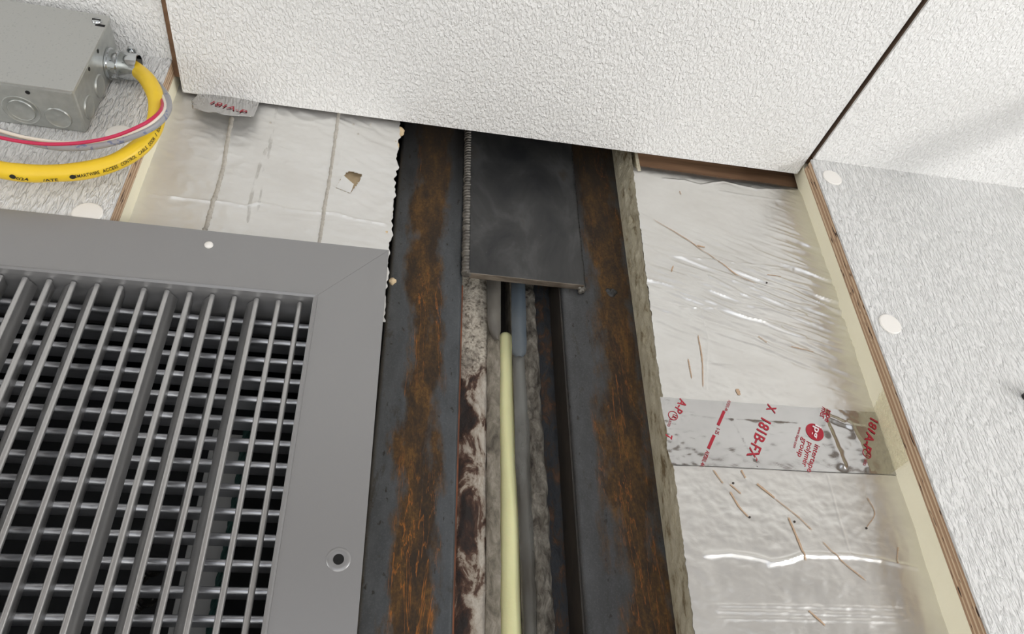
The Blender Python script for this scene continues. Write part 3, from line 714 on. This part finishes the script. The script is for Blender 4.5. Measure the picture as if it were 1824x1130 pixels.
surfT = lambda x, z: (x, YF - hright(x, z) - ht(x, z) - .00035, z)
def cp(x, y): return onY(1130 + x * .2796, 690 + y * .2796, YF)[[0, 2]]
def lay(words, mat, par):
    for body, a, b, hgt, bold in words:
        mb = MB(); print_on(mb, body, cp(*a), cp(*b), hgt, surfT, bold); build('printed_lettering', mb, mat, par)
lay([('181B-FX', (806, 197), (712, 440), .0098, .02), ('X', (846, 108), (836, 150), .0088, .02), ('A-P', (290, 72), (248, 150), .0075, .02),
     ('181A-P', (1500, 197), (1447, 400), .0080, .02), ('ALP201L-4A', (595, 85), (570, 150), .0028, .01), ('1-25', (520, 262), (510, 298), .0034, .01), ('ALP201L-4A', (455, 405), (416, 502), .0034, .01),
     ('www.itape.com', (1045, 255), (1008, 385), .0030, .0), ('intertape', (1148, 365), (1098, 535), .0050, .006), ('polymer', (1105, 350), (1065, 500), .0050, .006), ('group', (1068, 322), (1036, 440), .0050, .006),
     ('tape', (1222, 140), (1200, 225), .0058, .006), ('mer', (1186, 132), (1172, 198), .0058, .006), ('UL', (246, 172), (236, 198), .004, .015), ('UL', (1476, 418), (1466, 446), .004, .015),
     ('LISTED', (222, 205), (208, 250), .0022, .005), ('LISTED', (1458, 462), (1450, 500), .0022, .005), ('7', (200, 298), (196, 325), .006, .03)], 'red_ink', tp)
def disc_on(mb, c, r0, r1, surf, seg=28):
    v = []
    for r in (r0, r1):
        for q in range(seg): v.append(surf(c[0] + r * math.cos(6.2832 * q / seg), c[1] + r * math.sin(6.2832 * q / seg)))
    f = [(q, (q + 1) % seg, (q + 1) % seg + seg, q + seg) for q in range(seg)]
    if r0 == 0: f = [tuple(range(seg, 2 * seg))]
    mb.add(v, f)
for c0, r0, r1 in ((cp(244, 184), .0040, .0047), (cp(1473, 431), .0040, .0047)):
    mb = MB(); disc_on(mb, c0, r0, r1, surfT); build('printed_ring', mb, 'red_ink', tp)
mb = MB()
for r in [(0.0001, .003), (.003, .006), (.006, .0088)]: disc_on(mb, cp(1145, 290), r[0], r[1], surfT)
build('printed_emblem', mb, 'red_ink', tp)
for a, b in (((570, 155), (530, 245)), ((505, 310), (468, 395))):
    pa, pb = cp(*a), cp(*b); t = (pb - pa) / np.linalg.norm(pb - pa); nn = np.array([-t[1], t[0]]) * .0014
    vv = []
    for i in range(9):
        c0 = pa + (pb - pa) * i / 8; vv += [surfT(*(c0 - nn)), surfT(*(c0 + nn))]
    build('printed_bar', MB().add(vv, [(2 * i, 2 * i + 1, 2 * i + 3, 2 * i + 2) for i in range(8)]), 'red_ink', tp)
mb = MB(); print_on(mb, 'ipg', cp(1146, 243), cp(1127, 320), .0062, lambda x, z: (x, surfT(x, z)[1] - .0010, z), .02); build('emblem_lettering', mb, 'white_ink', tp)

# ================================================================== TORN TAPE PIECE (left bay, top)
t2 = tag(empty('foil_tape', (-.17, .03, .613)), 'torn curled scrap of printed tape hanging under the ceiling edge in the left bay', 'tape')
def zb(x):
    return interp([(-.2040, .6140), (-.196, .6050), (-.183, .5990), (-.170, .5965), (-.155, .6000), (-.1398, .6075)], x)
def s2(x, z, off=0.0):
    u = (x + .2040) / .0642; v = (.660 - z) / .056
    y = YF - .0035 - .0105 * v * v - .002 * math.sin(u * 3.0)
    y += .0018 * max(0, 1 - u / .34) * noise.fractal((x * 150, z * 170, 7), 1, 2, 3) - .003 * math.exp(-((u - .28 - .5 * (v - .7)) / .07) ** 2) * max(0, v - .45)
    return (x, y - off, z)
mb = MB()
def t2f(u, v):
    xl_ = interp([(0, -.2010), (.5, -.2012), (.75, -.2040), (1, -.1990)], v); x = xl_ + (-.1395 - xl_) * u; return s2(x, .660 + (zb(x) - .660) * v)
mb.grid(50, 36, t2f); sh = build('tape_strip', mb, 'foil_tape', t2, True)
sm = sh.modifiers.new('thickness', 'SOLIDIFY'); sm.thickness = .0003
mb = MB(); P0 = onY(374, 187, .026)[[0, 2]]; P1 = onY(436, 207, .026)[[0, 2]]
print_on(mb, '181A-P', P0, P1, .0082, lambda x, z: s2(x, z, .0011), .012); build('printed_lettering', mb, 'red_ink', t2)

# ================================================================== GRILLE
GX0, GX1, GZ0, GZ1 = -0.575, 0.0075, -0.335, 0.424     # outside
IX0, IX1, IZ0, IZ1 = -0.520, -0.0468, -0.280, 0.3675   # inside
gr = tag(empty('vent_grille', ((GX0 + GX1) / 2, 0, GZ0)), 'grey metal register grille with crossed blades mounted left of the steel', 'grille')
F0, F1 = -.0045, -.0023
def rail(name, q): return build(name, MB().prism(q, F0, F1), 'grille', gr, bevel=.0002)
e = .00002
rail('frame_rail', [(GX0, GZ1), (IX0 + e, IZ1), (IX1 - e, IZ1), (GX1, GZ1)][::1])
rail('frame_rail', [(GX1, GZ0), (GX1, GZ1 - e), (IX1, IZ1 - e), (IX1, IZ0)][::1])
rail('frame_rail', [(GX0, GZ0), (GX1 - e, GZ0), (IX1 - e, IZ0), (IX0, IZ0)][::1])
rail('frame_rail', [(GX0, GZ1 - e), (GX0, GZ0 + e), (IX0, IZ0), (IX0, IZ1)][::1])
def lip(x0, z0, x1, z1, nx, nz):     # bevelled inner lip, raised, then turning back as a sleeve
    w_ = .004
    mb = MB(); prof = [(0, F0), (.0012, F0 - .0014), (.0034, F0 - .0006), (w_, F0 + .004), (w_, .060), (w_ - .0012, .060), (w_ - .0012, F1), (0, F1)]
    n = len(prof)
    v = []
    for (x, z), (mx, mz) in (((x0, z0), nx), ((x1, z1), nz)):
        for d_, y in prof: v.append((x + mx * d_, y, z + mz * d_))
    mb.add(v, [(i, (i + 1) % n, (i + 1) % n + n, i + n) for i in range(n)])
    return build('inner_lip', mb, 'grille', gr)
lip(IX0, IZ1, IX1, IZ1, (1, -1), (-1, -1)); lip(IX1, IZ1, IX1, IZ0, (-1, -1), (-1, 1)); lip(IX1, IZ0, IX0, IZ0, (-1, 1), (1, 1)); lip(IX0, IZ0, IX0, IZ1, (1, 1), (1, -1))
# blade section: round nose and a tapering tail (u across, d back from the nose)
def blade_profile(rn, L, tk):
    p = []
    for i in range(9):
        an = math.pi * (-.62 + 1.24 * i / 8); p.append((rn * math.sin(an), -rn * math.cos(an)))
    p += [(tk, rn * 1.3), (tk * 1.25, L * .45), (tk * .55, L), (-tk * .55, L), (-tk * 1.25, L * .45), (-tk, rn * 1.3)]
    return p
vp = blade_profile(.0022, .0112, .0009)
def blade_mesh(name, prof, L, vertical, mat):
    n = len(prof); v = []
    for s in (0, L):
        for u, d in prof: v.append((u, d, s) if vertical else (s, d, u))
    f = [(i, (i + 1) % n, (i + 1) % n + n, i + n) for i in range(n)]
    if not vertical: f = [q[::-1] for q in f]
    f += [tuple(range(n - 1, -1, -1)), tuple(range(n, 2 * n))]
    me = bpy.data.meshes.new(name); me.from_pydata(v, [], f); me.update(); me.materials.append(M[mat])
    for pl in me.polygons: pl.use_smooth = len(pl.vertices) == 4
    me.set_sharp_from_angle(angle=math.radians(40))
    return me
vm = blade_mesh('vertical_blade', vp, IZ1 - IZ0 - .0095, True, 'blade')
hm = blade_mesh('horizontal_blade', blade_profile(.0027, .0140, .0010), IX1 - IX0 - .0085, False, 'blade_dark')
gl = wloc(gr)
# turn of each blade about its own upright axis, from the right-hand side (degrees)
turns = [-2, -16, -46, -28, -44, 2, 34, 2, 2, -46, -50, 2, 30, 4, -40, -20, 30, -10, 0, -30, 10, -40, 20, 0, -20, 10, 0]
nb = 0
while True:
    x = -.0608 - nb * .01714
    if x < IX0 + .009: break
    o = bpy.data.objects.new('vertical_blade', vm); col.objects.link(o); o.parent = gr
    o.location = (x - gl.x, .0035 - gl.y, IZ0 + .00475 + ZC - gl.z); o.rotation_euler = (0, 0, math.radians(-turns[nb % len(turns)])); nb += 1
nh = 0
while True:
    z = .3560 - nh * .0181
    if z < IZ0 + .009: break
    o = bpy.data.objects.new('horizontal_blade', hm); col.objects.link(o); o.parent = gr
    o.location = (IX0 + .00425 - gl.x, .0275 - gl.y, z + ZC - gl.z); o.rotation_euler = (math.radians(-6), 0, 0); nh += 1
# fixing screws: one with a pale screw, one empty hole with dimple
p = onY(372, 437, F0)
build('screw', MB().lathe((p[0], F0, p[2]), (0, -1, 0), [(.0035, -.001), (.0035, .0008), (.0026, .0018), (.0003, .002)], 18), 'cap', gr, True)
p = onY(603, 997, F0); dm = build('screw_dimple', MB().lathe((p[0], F0, p[2]), (0, -1, 0), [(.0082, -.0002), (.0078, .0004), (.0058, .0008), (.0036, .0002)], 24), 'grille', gr, True)
build('screw_hole', MB().lathe((p[0], F0, p[2]), (0, -1, 0), [(.0036, -.001), (.0036, .00035)], 20), 'hole', dm)

# duct behind the grille and what hangs in it
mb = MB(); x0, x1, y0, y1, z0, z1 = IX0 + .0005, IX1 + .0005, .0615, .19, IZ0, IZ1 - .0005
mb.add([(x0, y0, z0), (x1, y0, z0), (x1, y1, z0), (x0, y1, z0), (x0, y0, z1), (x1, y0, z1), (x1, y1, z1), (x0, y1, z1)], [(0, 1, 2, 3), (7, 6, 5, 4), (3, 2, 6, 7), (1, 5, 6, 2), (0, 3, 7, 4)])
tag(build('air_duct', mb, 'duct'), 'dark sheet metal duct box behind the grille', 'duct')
p = onY(372, 1000, .095)
tag(build('duct_post', MB().box(p[0] - .012, p[0] + .010, .094, .135, -.27, .285).box(p[0] - .016, p[0] - .012, .086, .135, -.27, .285), 'post', bevel=.0006), 'dull grey channel post standing in the dark behind the grille', 'post')
p = onY(407, 1000, .080); P = [(p[0] + .0007 * math.sin(i * .3) - .004 * (i / 60), .080 + .003 * math.sin(i * .1), -.12 + .46 * i / 60 * .9) for i in range(61)]
rp_ = tag(empty('green_rope', (P[0][0], P[0][1], P[0][2])), 'dark green twisted rope hanging beside the post behind the grille', 'rope')
for kk in range(3):
    Q = []
    for i in range(241):
        t = i / 240 * 60; j = int(min(t, 59)); f_ = t - j; c0 = np.array(P[j]) * (1 - f_) + np.array(P[j + 1]) * f_; an = i * .42 + kk * 2.094
        Q.append((c0[0] + .0016 * math.cos(an), c0[1] + .0016 * math.sin(an), c0[2]))
    build('strand', MB().tube(Q, .0017, 7), 'rope', rp_, True)
for nm, (x, y) in (('upper', (272, 1012)), ('lower', (262, 1066))):
    p = onY(x, y, .078); b_ = tag(empty('bolt', tuple(p)), f'{nm} nickel bolt glinting in the dark behind the grille', 'bolt', 'bolts behind the grille')
    build('head', MB().lathe(p, (.5, -.6, .3), [(.006, -.003), (.007, 0), (.0066, .0025), (.004, .0025), (.0038, .001)], 20), 'nickel', b_)
    build('shank', MB().lathe(p, (.5, -.6, .3), [(.0035, -.022)] + [(.0035 + (.0006 if i % 2 else 0), -.020 + i * .0012) for i in range(15)], 14), 'nickel', b_)

# ================================================================== JUNCTION BOX
BX1, BX0, BZ0, BZ1, BY = -.2669, -.386, .5245, .6335, -.0475
jb = tag(empty('junction_box', ((BX0 + BX1) / 2, -.0021, BZ0)), 'galvanised square electrical box on the left wall panel below the ceiling', 'electrical box')
build('body', MB().box(BX0, BX1, BY, -.0021, BZ0, BZ1), 'galv', jb, bevel=.0025)
cv = MB(); r = .0035; o_ = .0008; pts = []
for cx, cz, a0 in ((BX1 + o_ - r, BZ0 - o_ + r, -90), (BX1 + o_ - r, BZ1 + o_ - r, 0), (BX0 - o_ + r, BZ1 + o_ - r, 90), (BX0 - o_ + r, BZ0 - o_ + r, 180)):
    for i in range(6): an = math.radians(a0 + 18 * i); pts.append((cx + r * math.cos(an), cz + r * math.sin(an)))
cvo = build('cover', cv.prism(pts, BY - .0019, BY - .0002), 'cover', jb, bevel=.0004)
def screw(o, ax, r, par, mat='zinc', hh=.0025):
    s_ = build('screw', MB().lathe(o, ax, [(r, -.001), (r, hh * .5), (r * .75, hh), (r * .1, hh * 1.05)], 16), mat, par, True)
    return s_
s = screw((-.2745, BY - .0019, .6225), (0, -1, 0), .0042, jb)
build('screw_slot', MB().box(-.2780, -.2710, BY - .0047, BY - .0030, .6217, .6233), 'hole', s)
mb = MB().box(-.2745, -.2665, BY - .0022, BY - .0016, .6165, .6195); build('cover_notch', mb, 'hole', cvo)
def ring(o, ax, r, par, mat='galv'):
    g = build('knockout', MB().lathe(o, ax, [(r, -.0008), (r, .0003), (r - .0007, .0009 + (.013 - r) * .1), (r - .0012, .0004 + (.013 - r) * .1), (.001, .0004 + (.013 - r) * .1)], 30), mat, par, True)
    return g
for x, y, rs in ((-.3146, -.0200, (.0150, .0112)), (-.2862, -.0168, (.0108,))):
    for r in rs: ring((x, y, BZ0), (0, 0, -1), r, jb)
for y, z, r in ((-.0170, .5430, .0108), (-.0160, .5740, .0108)): ring((BX1, y, z), (1, 0, 0), r, jb)
for o, ax in (((BX1, -.0415, .5909), (1, 0, 0)), ((BX1, -.0415, .5645), (1, 0, 0)), ((-.3037, -.0405, BZ0), (0, 0, -1))):
    build('pilot_hole', MB().lathe(o, ax, [(.0019, -.0005), (.0019, .0003)], 14), 'hole', jb)
# connector
CY, CZ, CR = -.0172, .6065, .0128
cn = build('connector', MB().lathe((BX1, CY, CZ), (1, 0, 0), [(.0150, .0003), (.0150, .0018), (CR + .0006, .0022), (CR + .0006, .0088), (CR - .0006, .0095), (CR - .0006, .0105), (CR, .0112), (CR, .0262), (CR - .0012, .0264), (CR - .0014, .012), (.001, .012)], 36), 'zinc', jb, True)
build('connector_lining', MB().lathe((BX1, CY, CZ), (1, 0, 0), [(CR - .0016, .0118), (CR - .0018, .0122), (.001, .0122)], 24), 'hole', cn)
build('set_screw', MB().lathe((BX1 + .0165, CY - .004, CZ + CR - .001), (0, -.25, 1), [(.0022, 0), (.0022, .0042), (.0040, .0044), (.0042, .0072), (.0032, .0086), (.0015, .0086), (.0012, .0076)], 14), 'zinc', cn, True)

# ================================================================== CABLES
def path(pts, n=120): return spline([tuple(onY(x, y, d)) for x, y, d in pts], n)
yc = path([(222, 116, -.0172), (242, 124, -.0175), (262, 142, -.022), (277, 172, -.026), (279, 208, -.027), (268, 240, -.026), (245, 265, -.024), (205, 289, -.022), (150, 304, -.021), (90, 309, -.021), (40, 308, -.022), (-10, 300, -.024), (-80, 278, -.026)], 200)
cab = tag(empty('yellow_cable', tuple(yc[-1])), 'thick yellow jacketed cable looping out of the box connector', 'cable')
build('jacket', MB().tube(yc, lambda t: .0073 + .0002 * math.sin(t * 40), 20), 'yellow', cab, True)
# printing along the jacket
S = [0.0]
for a, b in zip(yc, yc[1:]): S.append(S[-1] + (b - a).length)
def proj(p):
    c0 = R.T @ (np.array(p) - CAM); return 912 + 1290 * c0[0] / c0[2], 565 + 1290 * c0[1] / c0[2]
def s_near(px, py):
    return S[min(range(len(yc)), key=lambda i: (proj(yc[i])[0] - px) ** 2 + (proj(yc[i])[1] - py) ** 2)]
def wrap(s, v, r=.0077):
    i = min(max(np.searchsorted(S, s) - 1, 0), len(yc) - 2); f_ = (s - S[i]) / (S[i + 1] - S[i]); P = yc[i].lerp(yc[i + 1], f_)
    T = (yc[min(i + 2, len(yc) - 1)] - yc[max(i - 1, 0)]).normalized()
    C = Vector(CAM) - P; C = (C - T * C.dot(T)).normalized(); B = T.cross(C)
    an = v / r
    return P + (C * math.cos(an) + B * math.sin(an)) * r
def cable_print(body, s0, s1, hgt, voff):
    v, f, L = text_flat(body, .012); capv = .70 / L
    build('printed_lettering', MB().add([wrap(s0 + (s1 - s0) * a, voff + b / capv * hgt) for a, b in v], f), 'black_ink', cab)
# the cable runs right to left, so the print runs against it
sA, sB = s_near(133, 306), s_near(276, 228); L_ = sA - sB; at_ = 0.0
for wd, n0, n1 in (('SMARTWIRE', 0, 9), ('ACCESS', 10, 16), ('CONTROL', 17, 24), ('CABLE', 25, 30), ('DOOR', 31, 35), ('/', 36, 37), ('ROOM', 38, 42)):
    cable_print(wd, sA - L_ * n0 / 42, sA - L_ * (n1 - .25) / 42, .0030, -.0054)
cable_print('024', s_near(33, 307), s_near(54, 308), .0030, -.0070)
cable_print('/ATE', s_near(78, 308), s_near(104, 308), .0030, -.0076)
for px_ in (128, 26):
    s0 = s_near(px_, 308)
    build('printed_dot', MB().add([wrap(s0 + .0022 * math.cos(q * .449), -.0042 + .0020 * math.sin(q * .449)) for q in range(14)], [tuple(range(14))]), 'black_ink', cab)
gc = path([(232, 121, -.0135), (250, 128, -.0125), (270, 142, -.0130), (286, 158, -.0180), (297, 176, -.0270), (298, 194, -.0360), (287, 212, -.0410), (262, 230, -.0410), (215, 248, -.0370), (165, 259, -.0340), (110, 261, -.0330), (60, 253, -.0340), (0, 236, -.0360), (-60, 215, -.0400)], 180)
tag(build('grey_cable', MB().tube(gc, .0037, 14), 'grey', None, True), 'grey thin cable curving in front of the yellow one', 'cable')
wc = path([(236, 124, -.0170), (252, 131, -.0165), (270, 146, -.0170), (284, 162, -.0230), (293, 179, -.0330), (293, 194, -.0415), (281, 210, -.0465), (257, 226, -.0460), (212, 243, -.0415), (160, 253, -.0385), (110, 254, -.0375), (50, 246, -.0390), (0, 233, -.0420), (-60, 214, -.0450)], 180)
tag(build('white_wire', MB().tube(wc, .0015, 10), 'white_wire', None, True), 'thin ivory wire lying between the red wire and the grey cable', 'wire')
rc = path([(240, 128, -.0140), (256, 136, -.0125), (272, 152, -.0130), (282, 166, -.0180), (289, 181, -.0330), (287, 195, -.0440), (274, 209, -.0490), (250, 224, -.0490), (206, 242, -.0450), (155, 253, -.0425), (100, 257, -.0415), (50, 254, -.0425), (0, 245, -.0450), (-60, 228, -.0480)], 180)
tag(build('red_wire', MB().tube(rc, .0015, 10), 'red_wire', None, True), 'thin crimson red wire along the inside of the cable loop', 'wire')

# ================================================================== SCREW CAPS, KNOB
for x, y, lab in ((1482, 317, 'round white screw cap at the top corner of the right wall panel'), (1585, 578, 'round white screw cap halfway down the right wall panel'),
                  (156, 381, 'round white screw cap on the left panel just above the grille'), (213, 240, 'round white screw cap on the left panel behind the cables')):
    p = onY(x, y, -.002)
    tag(build('screw_cap', MB().lathe((p[0], -.0021, p[2]), (0, -1, 0), [(.0118, 0), (.0118, .0007), (.0108, .0013), (.0005, .0015)], 36), 'cap', None, False), lab, 'screw cap', 'screw caps on the wall panels')
p = onY(1829, 707, -.004)
tag(build('knob', MB().lathe((p[0], -.0021, p[2]), (0, -1, 0), [(.0040, 0), (.0040, .006), (.0065, .007), (.0068, .012), (.005, .0145), (.0005, .015)], 24), 'black', None, True), 'small dark knob on the right wall panel at the picture edge', 'knob')

# short pipe added out of view to cast the soft shadow on the ceiling
cd = tag(empty('shadow_pipe', (.785, -.18, .42)), 'added grey pipe out of view on the right, casting the ceiling shadow', 'pipe')
build('pipe', MB().lathe((.785, -.18, .42), (0, 0, 1), [(.020, 0), (.024, .004), (.024, .222)], 28), 'galv', cd, True)
build('ceiling_flange', MB().lathe((.785, -.18, .6465), (0, 0, -1), [(.048, 0), (.048, .006), (.030, .010), (.028, .03), (.0235, .03)], 28), 'galv', cd, True)
